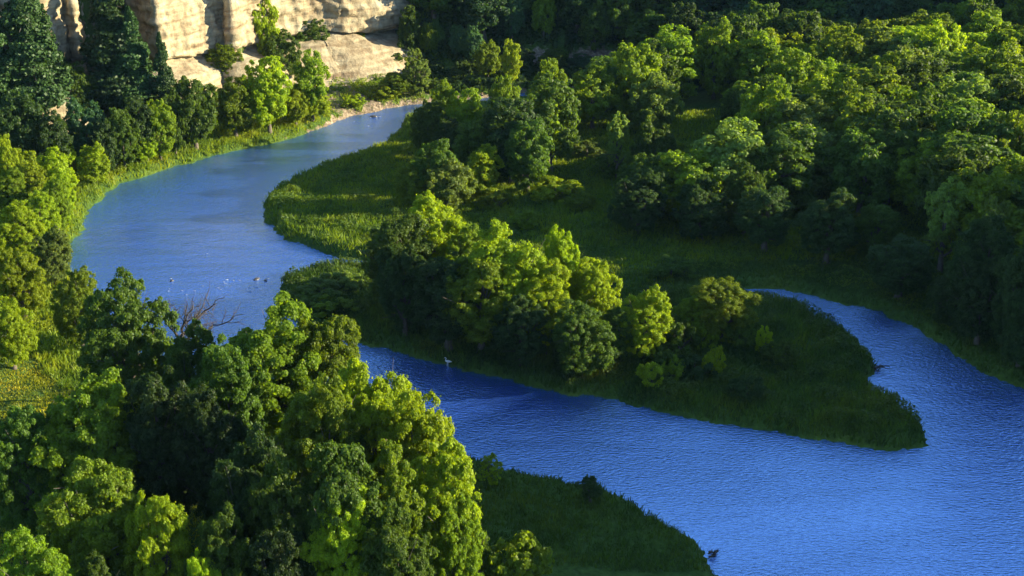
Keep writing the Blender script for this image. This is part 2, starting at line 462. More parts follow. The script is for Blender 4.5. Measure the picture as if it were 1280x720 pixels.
# ------------------------------------------------------------------ plant meshes
def crown_data(seed, H, R, nl, size, lobes=12, low=-.95, vr=.48, hc=.48, dome=.50, ntuft=560, tuft=.52):
    r = np.random.default_rng(seed)
    V3 = np.array([R, R, vr*H])
    LC, LR = [], []
    for k in range(lobes):
        z = low + (1-low)*((k+.5)/lobes)
        a = k*2.39996 + r.uniform(-.5, .5)
        q = math.sqrt(max(0, 1-z*z))
        d = np.array([q*math.cos(a), q*math.sin(a), z])
        LC.append(d*V3*r.uniform(.45, .72)); LR.append(R*r.uniform(.33, .50))
    LC.append(np.array([r.normal()*.15*R, r.normal()*.15*R, 0])); LR.append(R*.5)
    LC, LR = np.array(LC), np.array(LR)
    # tufts of leaves: on the limb clumps, and on an uneven shell that ties them together
    SC, SN = [], []
    for c, lr in zip(LC, LR):
        n = int(ntuft*.62*(lr/R/.39)**2/len(LC))
        d = unit(r.normal(size=(n, 3)) + unit(c/V3)*.8 + [0, 0, .3])
        q = .92 + .22*vnoise(d[:, 0]*3+c[0], d[:, 1]*3+c[1], d[:, 2]*3, s=seed+5)
        SC.append(c + d*lr*(q*r.uniform(.72, 1.08, n))[:, None]); SN.append(d)
    n = int(ntuft*dome)
    d = unit(r.normal(size=(n, 3)) + [0, 0, .2])
    f = .74 + .26*vnoise(d[:, 0]*2.4+seed, d[:, 1]*2.4, d[:, 2]*2.4, s=seed) + .15*vnoise(d[:, 0]*6, d[:, 1]*6+seed, d[:, 2]*6, s=seed+1)
    f = f*(1-.35*r.random(n)**1.6)
    SC.append(d*V3*f[:, None]); SN.append(d)
    SC, SN = np.concatenate(SC), np.concatenate(SN)
    SR = tuft*r.uniform(.55, 1.35, len(SC))
    w = SR**2; w /= w.sum()
    k = r.choice(len(SC), nl, p=w)
    d = unit(r.normal(size=(nl, 3)) + SN[k]*.5 + [0, 0, .3])
    rad = SR[k]*(.35 + .65*r.random(nl)**.6) * (1 + .5*(r.random(nl) > .93))
    P = SC[k] + d*rad[:, None]*np.array([1, 1, .7])
    Nn = d*.8 + SN[k]*.4 + .7*r.normal(size=(nl, 3)) + [0, 0, .3]
    P = P + [0, 0, hc*H]
    lo = P[:, 2] < .06*H; P[lo, 2] = .06*H + r.random(lo.sum())*.1*H
    return leaf_quads(P, Nn, size, r), LC + [0, 0, hc*H], LR

def trunk_data(seed, H, R, LC, detail=True):
    r = np.random.default_rng(seed+999)
    paths = []
    hb = .3*H
    tr = .024*H + .06
    lean = r.normal(size=2)*.02*H
    top = np.array([lean[0], lean[1], .72*H])
    n = 7
    t = np.linspace(0, 1, n)[:, None]
    base = np.array([0, 0, -.35])
    P = base + (top-base)*t + np.concatenate([r.normal(size=(n, 2))*.012*H, np.zeros((n, 1))], 1)*t
    rad = tr*(1.25 - 1.1*t[:, 0]); rad[0] *= 1.35
    paths.append((P, rad))
    for c in (LC if detail else LC[::2]):
        h0 = r.uniform(.22, .6)
        s = base + (top-base)*h0
        if c[2] < s[2]*.8: s = base + (top-base)*.25
        mid = s*.5 + c*.5 + [0, 0, -.04*H]
        tt = np.linspace(0, 1, 6)[:, None]
        B = (1-tt)**2*s + 2*tt*(1-tt)*mid + tt**2*c
        r0 = tr*.5
        paths.append((B, r0*(1-.8*tt[:, 0])))
        if detail:
            for _ in range(3):
                e = c + r.normal(size=3)*R*.25; s2 = B[3]
                paths.append((s2 + (e-s2)*tt, r0*.4*(1-.8*tt[:, 0])))
    return tubes(paths, 6 if detail else 5)

class Kind: pass
def make_kind(name, seed, H, R, nl, size, detail=True, mat=None, **kw):
    k = Kind(); k.H, k.R = H, R
    (V, Q), LC, LR = crown_data(seed, H, R, nl, size, **kw)
    k.top = V[:, 2].max(); k.rad = np.percentile(np.hypot(V[:, 0], V[:, 1]), 97)
    k.crown = new_mesh('crown', V, quads=Q, mat=mat or M_leaf)
    V, Q = trunk_data(seed, H, R, LC, detail)
    k.trunk = new_mesh('trunk', V, quads=Q, mat=M_bark, smooth=True)
    return k

def make_pine(seed, H, R, nl, size):
    r = np.random.default_rng(seed)
    k = Kind(); k.H, k.R = H, R
    z = .10 + .9*r.random(nl)**1.15
    nb = 26
    lay = np.floor(z*nb)/nb
    az0 = lay*37.0
    m = 7
    b = r.integers(0, m, nl)
    az = az0*7 + b*2*math.pi/m + r.normal(size=nl)*.16
    env = np.clip(1-lay, 0.02, 1)**.75 * (.75+.35*np.sin(lay*91+b*5.1))
    env = env*R
    u = r.random(nl)**.6
    rad = env*u
    wob = r.normal(size=nl)*.10*env
    P = np.stack([np.cos(az)*rad - np.sin(az)*wob, np.sin(az)*rad + np.cos(az)*wob,
                  lay*H - .22*rad + .10*rad*u + r.normal(size=nl)*.16 + .2], 1)
    Nn = np.stack([np.cos(az)*.6, np.sin(az)*.6, np.ones(nl)*.6], 1) + r.normal(size=(nl, 3))*.6
    V, Q = leaf_quads(P, Nn, size, r)
    k.top = H; k.rad = R
    k.crown = new_mesh('crown', V, quads=Q, mat=M_needle)
    paths = [(np.array([[0, 0, -.4], [0.05, 0, H*.3], [0, .05, H*.6], [0, 0, H*.97]]), np.array([.3, .22, .14, .03]))]
    for q in range(40):
        hz = .1+.8*q/40; a = r.random()*6.28; e = (1-hz)**.75*R*.8
        paths.append((np.array([[0, 0, hz*H+.2], [math.cos(a)*e*.5, math.sin(a)*e*.5, hz*H+.1], [math.cos(a)*e, math.sin(a)*e, hz*H-.15*e]]), np.array([.06, .045, .015])))
    V, Q = tubes(paths, 5)
    k.trunk = new_mesh('trunk', V, quads=Q, mat=M_bark, smooth=True)
    return k

NEAR = [make_kind('n', 101, 14, 5.6, 95000, .24, lobes=13),
        make_kind('n', 102, 14, 5.2, 95000, .24, lobes=11, hc=.52),
        make_kind('n', 103, 13, 5.8, 95000, .24, lobes=15),
        make_kind('n', 104, 15, 4.8, 82000, .24, lobes=12, vr=.47),
        make_kind('n', 105, 14, 5.4, 95000, .24, lobes=17)]
FAR = [make_kind('f', 201, 13, 5.6, 24000, .40, False, ntuft=330, tuft=.66, lobes=12),
       make_kind('f', 202, 13, 5.2, 24000, .40, False, ntuft=330, tuft=.66, lobes=10),
       make_kind('f', 203, 12, 5.8, 24000, .40, False, ntuft=330, tuft=.66, lobes=14),
       make_kind('f', 204, 14, 4.8, 22000, .40, False, ntuft=310, tuft=.66, lobes=12),
       make_kind('f', 205, 13, 5.4, 24000, .40, False, ntuft=330, tuft=.66, lobes=16)]
WISP = [make_kind('w', 301, 12, 3.6, 15000, .30, lobes=9, vr=.47, dome=.15, ntuft=190, tuft=.42),
        make_kind('w', 302, 10, 4.0, 13000, .32, lobes=8, dome=.15, ntuft=190, tuft=.42)]
SHRUB = [make_kind('s', 401, 3.2, 2.2, 11000, .22, False, ntuft=120, tuft=.3, lobes=8, low=-.15, vr=.55, hc=.30, dome=.1),
         make_kind('s', 402, 3.0, 2.4, 11000, .22, False, ntuft=130, tuft=.3, lobes=10, low=-.15, vr=.55, hc=.30, dome=.1),
         make_kind('s', 403, 3.4, 2.0, 10000, .22, False, ntuft=100, tuft=.28, lobes=7, low=-.1, vr=.6, hc=.28, dome=.05)]
PINE = [make_pine(501, 18, 4.9, 70000, .40), make_pine(502, 17, 4.4, 60000, .40)]

TONES = {'y': (.165,.240,.006), 'g': (.105,.170,.008), 'd': (.052,.098,.012), 't': (.040,.095,.042), 'p': (.100,.155,.030), 'k': (.030,.062,.014), 'n': (.028,.062,.014)}  # the near-black k tone carries shade in the crown colour
placed = []      # (x, y, R, px, py)

def add_plant(kind, name, x, y, h, rad, tone, label, cat, group=None, rot=None, z=None):
    root = bpy.data.objects.new(name, None); COL.objects.link(root)
    z = tz(x, y) if z is None else z
    root.location = (x, y, z); root.rotation_euler = (0, 0, random.random()*6.28 if rot is None else rot)
    root.empty_display_size = .5
    tag(root, label, cat, group)
    s = (rad/kind.rad, rad/kind.rad, h/kind.top)
    for nm, me in (('trunk', kind.trunk), ('crown', kind.crown)):
        o = bpy.data.objects.new(nm, me); COL.objects.link(o); o.parent = root; o.scale = s
        if nm == 'crown':
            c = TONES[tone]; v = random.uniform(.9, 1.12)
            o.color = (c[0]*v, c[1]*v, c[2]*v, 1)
    placed.append((x, y, rad, h))
    return root

def find_base(px, py, h):
    """ground point under a crown whose top is seen at px, py"""
    d = ray(px, py)
    tt = np.linspace(60, 420, 500)
    X, Y, Zr = d[0]*tt, d[1]*tt, CAM_H + d[2]*tt
    g = terrain(X, Y) + h
    k = np.nonzero(Zr <= g)[0]
    k = k[0] if len(k) else 499
    return X[k], Y[k], tt[k]

def hero(kset, name, px, py, w, h, tone, label, cat, group=None, var=None, rs=1.0):
    x, y, dep = find_base(px, py, h*.97)
    rad = w/2*dep/FPX
    if shore(np.array([x]), np.array([y]))[0] < 1.6:          # roots stay on dry land
        aa, qq = np.meshgrid(np.linspace(0, 6.283, 24), np.arange(.5, 9, .5))
        cx, cy_ = x + (qq*np.cos(aa)).ravel(), y + (qq*np.sin(aa)).ravel()
        ok = np.nonzero(shore(cx, cy_) > 1.6)[0]
        if len(ok): x, y = cx[ok[0]], cy_[ok[0]]
    if kset is NEAR and dep > 175: kset = FAR
    k = kset[(var if var is not None else len(placed)) % len(kset)]
    return add_plant(k, name, x, y, h, rad, tone, label, cat, group)

# ---- foreground grove
FG = 'broadleaf trees of the near grove'
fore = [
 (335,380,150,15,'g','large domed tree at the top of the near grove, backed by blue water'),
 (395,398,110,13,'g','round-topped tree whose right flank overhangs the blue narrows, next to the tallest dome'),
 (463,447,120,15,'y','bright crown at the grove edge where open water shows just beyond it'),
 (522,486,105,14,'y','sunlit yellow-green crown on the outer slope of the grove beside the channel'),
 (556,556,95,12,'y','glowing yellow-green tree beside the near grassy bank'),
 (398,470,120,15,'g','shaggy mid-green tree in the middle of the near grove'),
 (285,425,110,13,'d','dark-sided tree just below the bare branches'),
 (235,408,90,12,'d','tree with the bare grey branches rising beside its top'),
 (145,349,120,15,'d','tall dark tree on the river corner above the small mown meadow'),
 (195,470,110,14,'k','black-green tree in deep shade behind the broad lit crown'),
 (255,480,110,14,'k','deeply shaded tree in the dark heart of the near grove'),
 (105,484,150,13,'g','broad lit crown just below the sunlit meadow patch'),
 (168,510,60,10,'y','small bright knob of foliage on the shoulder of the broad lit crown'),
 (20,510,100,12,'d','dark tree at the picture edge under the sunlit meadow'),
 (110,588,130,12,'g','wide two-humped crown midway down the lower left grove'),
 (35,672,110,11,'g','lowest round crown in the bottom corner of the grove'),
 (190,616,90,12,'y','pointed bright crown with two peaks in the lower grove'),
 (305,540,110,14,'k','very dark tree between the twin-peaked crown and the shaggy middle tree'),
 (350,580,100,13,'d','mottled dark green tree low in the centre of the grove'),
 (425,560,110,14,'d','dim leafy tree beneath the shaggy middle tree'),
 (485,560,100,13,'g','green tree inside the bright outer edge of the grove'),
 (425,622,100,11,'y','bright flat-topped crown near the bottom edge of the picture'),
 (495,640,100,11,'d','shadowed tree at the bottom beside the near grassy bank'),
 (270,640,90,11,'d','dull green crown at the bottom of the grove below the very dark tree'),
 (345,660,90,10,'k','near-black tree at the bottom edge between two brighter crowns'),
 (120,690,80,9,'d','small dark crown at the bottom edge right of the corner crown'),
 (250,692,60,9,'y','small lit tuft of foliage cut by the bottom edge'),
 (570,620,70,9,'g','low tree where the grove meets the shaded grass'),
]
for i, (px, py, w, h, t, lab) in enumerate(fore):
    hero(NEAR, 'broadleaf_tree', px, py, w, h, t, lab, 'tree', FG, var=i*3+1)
for (px, py, w, h, t, lab) in [
 (405,58,46,3.5,'g','green bush hanging on the rock shelf below the pale cliff wall'),
 (425,47,36,2.4,'g','low bush at the inner end of the cliff overhang'),
 (372,40,44,3.2,'g','bush on the shelf behind the upright cliff tree'),
 (352,62,44,3.5,'y','bright bush on the shelf beside the large bright cliff tree'),
 (480,108,40,2.2,'y','sunlit bush low on the scree by the bend'),
 (440,118,34,2.0,'y','small sunlit bush at the bottom of the scree'),
]:
    hero(SHRUB, 'shrub', px, py, w, h, t, lab, 'shrub', 'bushes on the rocky slope')
hero(SHRUB, 'shrub', 645, 668, 90, 4.5, 'g', 'arching shrub with a lit rim on the shaded near bank', 'shrub')
hero(SHRUB, 'shrub', 596, 668, 60, 4.5, 'd', 'dark shrub tucked against the grove behind the arching shrub', 'shrub')
hero(WISP, 'shrub', 738, 600, 36, 2.2, 'k', 'wispy dark shrub on the crest of the near bank by the water', 'shrub')
hero(WISP, 'shrub', 612, 574, 34, 2.6, 'y', 'pale feathery shrub where the grove reaches the water', 'shrub')

# ---- left bank
LB = 'trees and bushes along the left bank'
leftb = [
 (92,338,62,9,'g','leafy tree on the river edge left of the tall dark corner tree'),
 (60,286,50,7,'p','grey-green bush at the waterline halfway down the left bank'),
 (20,312,62,8,'y','bright round tree by the picture edge above the meadow'),
 (18,250,60,8,'y','sunny tree at the picture edge level with the widest water'),
 (45,242,52,7,'y','lumpy yellow-green bush beside the sunny edge tree'),
 (92,240,42,7,'g','dark-hearted bush leaning over the water at the bend'),
 (75,219,42,7,'y','small rounded bush next above the leaning waterside bush'),
 (65,188,46,7,'y','bright bush in the middle of the left bank clump'),
 (65,163,46,7,'y','highest of the bright bushes under the dark pines'),
 (28,187,34,6,'y','little bright bush in front of the darkest wood'),
 (3,168,32,9,'y','narrow lit tree at the picture edge in front of the pines'),
 (115,179,42,6,'y','spreading bush at the end of the bright clump, on tall grass'),
 (187,172,32,5,'y','lone bright bush on the grassy strip below the dark wood'),
 (10,212,46,7,'g','green bush at the edge behind the sunny edge tree'),
 (38,205,40,6,'y','yellowish bush filling the gap in the left bank clump'),
 (5,372,60,8,'y','bright foliage at the picture edge just above the meadow'),
]
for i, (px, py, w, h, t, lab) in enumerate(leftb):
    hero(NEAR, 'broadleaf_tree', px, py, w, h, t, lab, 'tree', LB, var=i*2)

# ---- below the cliff
CB = 'broadleaf trees below the cliff'
clifft = [
 (90,78,56,10,'d','dark round tree directly under the left rock face'),
 (20,118,70,12,'k','dark wood-edge tree at the picture edge below the big pine'),
 (100,123,62,10,'t','bluish-green rounded tree in front of the pines'),
 (60,140,50,10,'k','shaded tree left of the bluish-green tree'),
 (150,136,42,9,'d','dark tree between the bluish tree and the pine foot'),
 (190,131,44,9,'g','neat mid-green tree on the edge of the grass strip'),
 (240,106,62,11,'d','broad dark tree under the lower rock ledge'),
 (212,115,36,10,'d','narrow dark tree joining the pines and the ledge trees'),
 (290,101,50,9,'g','green tree in front of the right end of the rock ledge'),
 (330,79,66,12,'y','large bright tree in front of the cliff centre'),
 (280,56,46,6,'g','round bush perched on the ledge against the pale wall'),
 (325,-2,46,13,'y','light airy tree standing up against the pale cliff wall'),
 (350,38,50,9,'d','darker tree behind the large bright tree'),
 (384,66,46,11,'g','upright tree at the outer end of the cliff trees'),
 (385,33,54,7,'d','low spreading tree on the shelf beneath the pale wall'),
 (392,108,42,6,'y','bright bush at the foot of the scree by the river'),
 (365,112,36,6,'y','bright bush beside the scree-foot bush'),
 (128,150,40,8,'k','deep green tree in the shade before the pines'),
 (170,120,40,10,'k','dark tree beneath the slim pine'),
 (511,7,32,10,'d','narrow green tree at the right end of the pale cliff'),
 (535,32,24,6,'g','small round tree just beyond the end of the cliff'),
 (517,60,36,8,'p','light feathery tree on the scree above the river bend'),
 (525,92,34,6,'p','pale shrubby tree at the foot of the feathery one'),
 (495,92,40,4,'g','low bush on the pale scree slope'),
 (448,40,26,3,'g','dark bush hugging the overhang of the cliff'),
]
for i, (px, py, w, h, t, lab) in enumerate(clifft):
    hero(FAR if i not in (21, 22) else WISP, 'broadleaf_tree', px, py, w, h, t, lab, 'tree', CB, var=i)
pines = [(20,-40,120,22,'n','tallest dark pine at the picture edge beside the cliff'),
         (38,-22,80,19,'n','tall pine just left of the narrow rock face'),
         (130,-34,118,22,'n','great spreading pine between the two rock faces'),
         (160,14,80,16,'n','pine leaning against the spreading pine on its river side'),
         (199,44,44,13,'n','slim pine in front of the shaded cliff corner'),
         (158,-50,60,16,'n','pine on the cliff recess behind the spreading pine'),
         (-20,0,100,18,'n','dark pine half cut off by the picture edge')]
for i, (px, py, w, h, t, lab) in enumerate(pines):
    hero(PINE, 'pine_tree', px, py, w, h, t, lab, 'tree', 'dark pines beside the cliff', var=i)

# ---- island
IS = 'trees on the island'
isle = [
 (543,242,100,13,'y','tallest tree at the head of the island with a glowing top'),
 (500,268,90,12,'d','dark tree on the river side of the tallest island tree'),
 (585,278,70,11,'g','island tree just behind the glowing tall one'),
 (638,281,110,13,'y','broad golden-green dome in the middle of the island grove'),
 (703,291,52,11,'y','narrow rounded crown standing behind the island golden dome'),
 (680,330,90,10,'y','bright low crown in front of the narrow rounded crown'),
 (600,318,90,11,'g','shaded crown in front of the golden dome'),
 (745,322,64,9,'y','lit crown right of centre in the island grove'),
 (808,361,66,8,'y','separate yellow-green tree past the end of the island grove'),
 (905,352,84,7,'g','wide low tree nearest the back channel on the island'),
 (868,364,50,6,'g','smaller tree against the wide low tree on the island'),
 (555,345,90,10,'k','very dark tree low on the island waterside'),
 (720,380,80,8,'d','dark tree below the lit crowns of the island grove'),
 (640,375,80,8,'k','near-black tree under the golden dome'),
 (485,330,70,10,'k','dark tree at the head of the island above the brushy point'),
 (775,385,60,6,'d','low dark tree beside the separate yellow-green tree'),
]
for i, (px, py, w, h, t, lab) in enumerate(isle):
    hero(NEAR, 'broadleaf_tree', px, py, w, h, t, lab, 'tree', IS, var=i*2+1)
for (px, py, w, h, t, lab) in [
 (893,433,34,3.4,'y','small dense shrub with a lit top on the island grass'),
 (958,408,24,3.0,'y','pointed little shrub halfway to the island tip'),
 (815,455,40,2.6,'y','low bright shrub on the island shore side'),
 (842,448,34,2.6,'g','shrub next to the low bright one on the island'),
 (975,425,50,2.6,'d','dark spreading shrub on the island beyond the pointed one'),
 (400,352,74,2.2,'p','pale willow shrub on the rounded head of the island'),
 (375,368,50,2.0,'p','willow shrub at the very point of the island head'),
 (425,344,56,2.2,'p','willow shrub against the dark island trees'),
 (415,374,64,2.0,'g','leafy shrub in front of the pale willow shrub'),
 (380,385,40,2.4,'d','shaded shrub at the waterline of the island head'),
 (935,470,50,2.4,'k','dark shrub in the shaded grass toward the island tip'),
 (850,398,50,4.2,'d','dusky shrub just left of the wide low tree on the island'),
 (790,402,54,4.0,'d','shrub between the separate tree and the island grass'),
 (880,392,46,3.8,'g','shrub under the river-facing side of the wide low tree'),
 (925,398,44,3.2,'d','shrub on the tip-facing side of the wide low tree'),
 (835,425,60,3.0,'d','broad dark shrub above the low bright one on the island'),
 (870,446,56,2.4,'k','dark shrub under the small lit-topped shrub'),
 (760,430,50,3.0,'k','shadowed shrub at the foot of the island grove'),
 (700,440,50,3.0,'k','shadowed shrub on the island shore below the golden dome'),
]:
    hero(SHRUB, 'shrub', px, py, w, h, t, lab, 'shrub', 'shrubs on the island')

# ---- peninsula and forest edge
PN = 'trees along the forest edge'
pen = [
 (686,96,84,13,'d','large oak-like tree at the front corner of the forest'),
 (640,122,80,12,'k','dark tree left of the large corner tree'),
 (690,128,30,10,'y','bright sunlit spire of leaves against the large corner tree'),
 (742,86,72,9.5,'g','big rounded tree behind the large corner tree'),
 (778,66,78,9.5,'g','great domed tree towering behind the clearing'),
 (632,95,44,11,'g','small dome rising behind the dark tree'),
 (690,74,42,12,'g','crown peeking above the large corner tree'),
 (795,56,70,13,'g','light crown on the skyline of the forest'),
 (583,110,52,11,'g','low crown above the inner river bank'),
 (555,100,36,9,'g','small light crown by the vanishing river'),
 (540,128,52,9,'d','dark tree on the inner bank where the river disappears'),
 (592,152,56,9,'d','rounded dark tree on the inner bank meadow'),
 (562,150,40,8,'k','black-green tree beside the rounded dark meadow tree'),
 (545,176,60,9,'d','greyish tree at the near edge of the inner bank'),
 (560,198,70,7,'p','soft light-green tree on the inner bank'),
 (515,205,50,6,'g','low tree at the river end of the inner bank trees'),
 (605,184,44,7,'y','bright speckled tree standing alone on the meadow'),
 (660,150,60,10,'d','dark tree in front of the large corner tree'),
 (773,144,34,9,'p','slender pale tree standing free in the clearing'),
 (818,150,58,8,'d','dark bushy tree at the right side of the clearing'),
 (1188,230,66,11,'p','pale feathery tree glowing in front of the dark right-hand wood'),
 (1248,250,50,11,'p','pale feathery tree partly hidden behind the darkest wood'),
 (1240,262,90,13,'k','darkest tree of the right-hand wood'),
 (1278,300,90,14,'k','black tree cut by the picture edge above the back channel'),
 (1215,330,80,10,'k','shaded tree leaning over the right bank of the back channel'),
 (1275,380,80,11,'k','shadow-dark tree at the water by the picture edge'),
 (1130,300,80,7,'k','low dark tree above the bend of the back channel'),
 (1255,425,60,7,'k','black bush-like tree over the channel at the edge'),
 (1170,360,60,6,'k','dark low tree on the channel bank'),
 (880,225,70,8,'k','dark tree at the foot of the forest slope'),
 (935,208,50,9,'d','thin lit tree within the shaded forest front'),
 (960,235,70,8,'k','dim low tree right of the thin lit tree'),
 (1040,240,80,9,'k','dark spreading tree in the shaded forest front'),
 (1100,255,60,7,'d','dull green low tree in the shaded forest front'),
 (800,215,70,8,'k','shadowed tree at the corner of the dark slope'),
]
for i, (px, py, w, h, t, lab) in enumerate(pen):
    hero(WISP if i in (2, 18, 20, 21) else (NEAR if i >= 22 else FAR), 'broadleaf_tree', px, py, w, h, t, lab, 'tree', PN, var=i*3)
for (px, py, w, h, t, lab) in [
 (695,225,70,2.8,'y','sprawling lit bush in the middle of the inner meadow'),
 (725,240,40,2.2,'g','low bush at the end of the sprawling lit bush'),
 (620,238,50,2.6,'g','bush on the meadow behind the island crowns'),
 (655,262,44,2.4,'g','green bush just above the island golden dome'),
 (590,222,44,3.0,'g','bush below the bright speckled tree'),
 (735,178,46,2.4,'p','pale bush on the edge of the clearing'),
 (790,186,56,2.8,'p','long pale bush in front of the slender clearing tree'),
 (855,178,50,3,'g','bush at the right end of the clearing hedge line'),
 (760,196,50,2.6,'d','dark bush below the slender clearing tree'),
 (840,325,60,2.2,'d','low bush beyond the back channel near its head'),
 (1060,290,60,2.2,'g','faintly lit bush on the slope over the back channel'),
]:
    hero(SHRUB, 'shrub', px, py, w, h, t, lab, 'shrub', 'bushes on the inner meadow')

# ---- hillside heroes
HS = 'trees on the far hillside'
for i, (px, py, w, h, t, lab) in enumerate([
 (590,32,30,7,'t','blue-green tree low on the far hillside past the cliff'),
 (572,34,24,6,'t','small blue-green tree beside the other blue-green hillside tree'),
 (610,50,36,7,'g','rounded tree at the foot of the far hillside'),
 (635,52,26,8,'y','single bright yellow-green tree against the dark hillside'),
 (640,-4,34,8,'t','sunlit-topped tree high on the hillside above the bright one'),
 (680,-3,34,8,'g','lighter tree high on the hillside near the top edge'),
 (745,4,40,9,'d','soft green tree on the upper hillside'),
 (885,22,20,9,'g','slim lighter tree rising above the forest skyline'),
]):
    hero(FAR, 'broadleaf_tree', px, py, w, h, t, lab, 'tree', HS, var=i)

# ---- forest fill
MUST_SEE = [(470,25,36),(450,66,30),(880,143,26),(862,146,14),(735,186,36),(700,196,24),(745,66,34),(672,58,22),(840,185,30)]
LANES = [(at(735,186,1.5)[0]-8, at(735,186,1.5)[1], 2.5), (at(880,143,1.5)[0]-3, at(880,143,1.5)[1], 3)]
def fill(poly_px, z, spacing, hr, rr, tones, cap, keep=lambda x, y: True, near=None, seed=1):
    r = random.Random(seed)
    PP = np.array(poly_px, float) if z is None else np.array([at(a, b, z)[:2] for a, b in poly_px])
    x0, y0 = PP.min(0); x1, y1 = PP.max(0)
    out = []
    tries = 0
    while len(out) < cap and tries < 60000:
        tries += 1
        x, y = r.uniform(x0, x1), r.uniform(y0, y1)
        if poly_sd(PP, [x], [y])[0] < 0 or not keep(x, y): continue
        h = r.uniform(*hr); rad = r.uniform(*rr)
        if any((x-a)**2 + (y-b)**2 < (.60*(rad+c))**2*spacing for a, b, c, _ in placed): continue
        if any(x > lx0-1 and abs(y - ly0 - .0175*(x-lx0)) < lw + .7*rad and h > (x-lx0)*.287 + .6 and x < lx0+60 for lx0, ly0, lw in LANES): continue
        if shore(np.array([x]), np.array([y]))[0] < 4: continue
        zz = tz(x, y)
        bad = False
        for mx, my, mw in MUST_SEE:
            for _ in range(6):
                pt = project((x, y, zz+h)); pb_ = project((x, y, zz))
                if abs(pt[0]-mx) < mw + rad*FPX/pt[2]*.8 and pt[1] < my < pb_[1]+10:
                    h *= .8; rad *= .86
                else: break
            else: bad = True
            if h < 2.5: bad = True
        if bad: continue
        q = project((x, y, zz+h*.5))
        if q[0] < -60 or q[0] > 1350 or q[1] < -50: continue
        placed.append((x, y, rad, h)); out.append((x, y, zz, h, rad, r.choice(tones)))
    return out

ORD = ['first','second','third','fourth','fifth','sixth','seventh','eighth','ninth','tenth','eleventh','twelfth','thirteenth','fourteenth','fifteenth','sixteenth',
       'seventeenth','eighteenth','nineteenth','twentieth','twenty-first','twenty-second','twenty-third','twenty-fourth','twenty-fifth','twenty-sixth','twenty-seventh','twenty-eighth','twenty-ninth','thirtieth']
TONE_W = {'y': 'yellow-green', 'g': 'mid-green', 'd': 'dark green', 't': 'bluish-green', 'p': 'pale green', 'k': 'shade-darkened green', 'n': 'black-green'}
def emit(items, rows, what, place, group, kset, name='broadleaf_tree'):
    items.sort(key=lambda q: q[1])
    per = math.ceil(len(items)/rows)
    for ri in range(rows):
        row = sorted(items[ri*per:(ri+1)*per], key=lambda q: q[0]/q[1])
        for j, (x, y, zz, h, rad, t) in enumerate(row):
            size = 'small' if h < 8.5 else ('tall' if h > 13 else 'rounded')
            lab = f'{size} {TONE_W[t]} {what}, {ORD[j]} from left in {ORD[ri]} {place}'
            placed_n = len(placed)
            ks = kset[random.randrange(len(kset))]
            add_plant(ks, name, x, y, h, rad, t, lab, 'tree', group, z=zz)
            placed.pop()

forest = fill([(640,118),(700,78),(830,46),(960,34),(1100,20),(1290,8),(1420,0),(1420,300),(1290,260),(1215,215),(1150,175),(1060,160),(950,165),(860,185),(800,180),(810,140),(700,112)],
              12, .85, (9.5, 14), (4.2, 6.2), 'ggggddpy', 150, seed=3)
emit(forest, 6, 'forest crown', 'row of the forest', 'forest trees inside the river bend', FAR)
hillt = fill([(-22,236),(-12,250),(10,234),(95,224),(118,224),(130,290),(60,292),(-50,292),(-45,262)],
             None, .80, (8, 13), (4.2, 6.2), 'kkdnt', 135, seed=4)  # darker leaf tones put the hillside's shade into the crowns
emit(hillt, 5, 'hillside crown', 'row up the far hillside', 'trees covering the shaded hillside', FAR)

if 0:
    for lx0, ly0, lw in LANES:
        print('LANE', lx0, ly0)
        for (x, y, rad, h) in placed:
            if x > lx0-1 and abs(y-ly0) < lw+rad and h > (x-lx0)*.287: print('  ', round(x), round(y), round(rad, 1), round(h, 1), [int(v) for v in project((x, y, h))[:2]])
# ---- bare branches
def branchy(seed, L0, dir0, depth, r0, start, up=.1):
    r = np.random.default_rng(seed); paths = []
    def go(p, d, L, rad, dep):
        n = 5; P = [p]; dd = d.copy()
        for k in range(n):
            dd = unit(dd + r.normal(size=3)*.16 + [0, 0, up*.3]); P.append(P[-1] + dd*L/n)
        paths.append((np.array(P), np.linspace(rad, rad*.5, n+1)))
        if dep > 0:
            for _ in range(4 if dep > 1 else 4):
                k = r.integers(2, n+1)
                go(P[k], unit(dd + r.normal(size=3)*.62), L*r.uniform(.5, .75), rad*.5, dep-1)
    go(np.array(start, float), np.array(dir0, float), L0, r0, depth)
    return paths
bx_, by_, bd_ = find_base(215, 372, 10.5)
root = bpy.data.objects.new('dead_tree', None); COL.objects.link(root); root.location = (bx_, by_, tz(bx_, by_))
tag(root, 'leafless grey tree reaching its bare branches out over the water', 'tree')
V, Q = tubes([(np.array([[0, 0, -.4], [.1, 0, 2.5], [.3, 0, 5.0], [.4, 0, 6.6]]), np.array([.32, .25, .2, .14]))], 8)
link('trunk', new_mesh('trunk', V, quads=Q, mat=M_dead, smooth=True), root)
br = []
for s, d, L0 in ((1, (.8, 0, .75), 3.3), (2, (.95, -.1, .15), 3.6), (3, (.1, .2, 1), 2.8), (4, (-.5, .1, .8), 2.6), (5, (.6, .3, .5), 3.4)):
    br += branchy(s, L0, unit(np.array(d)), 3, .15, (.35, 0, 5.2 + .25*s))
V, Q = tubes(br, 4)
link('branches', new_mesh('branches', V, quads=Q, mat=M_dead, smooth=True), root)

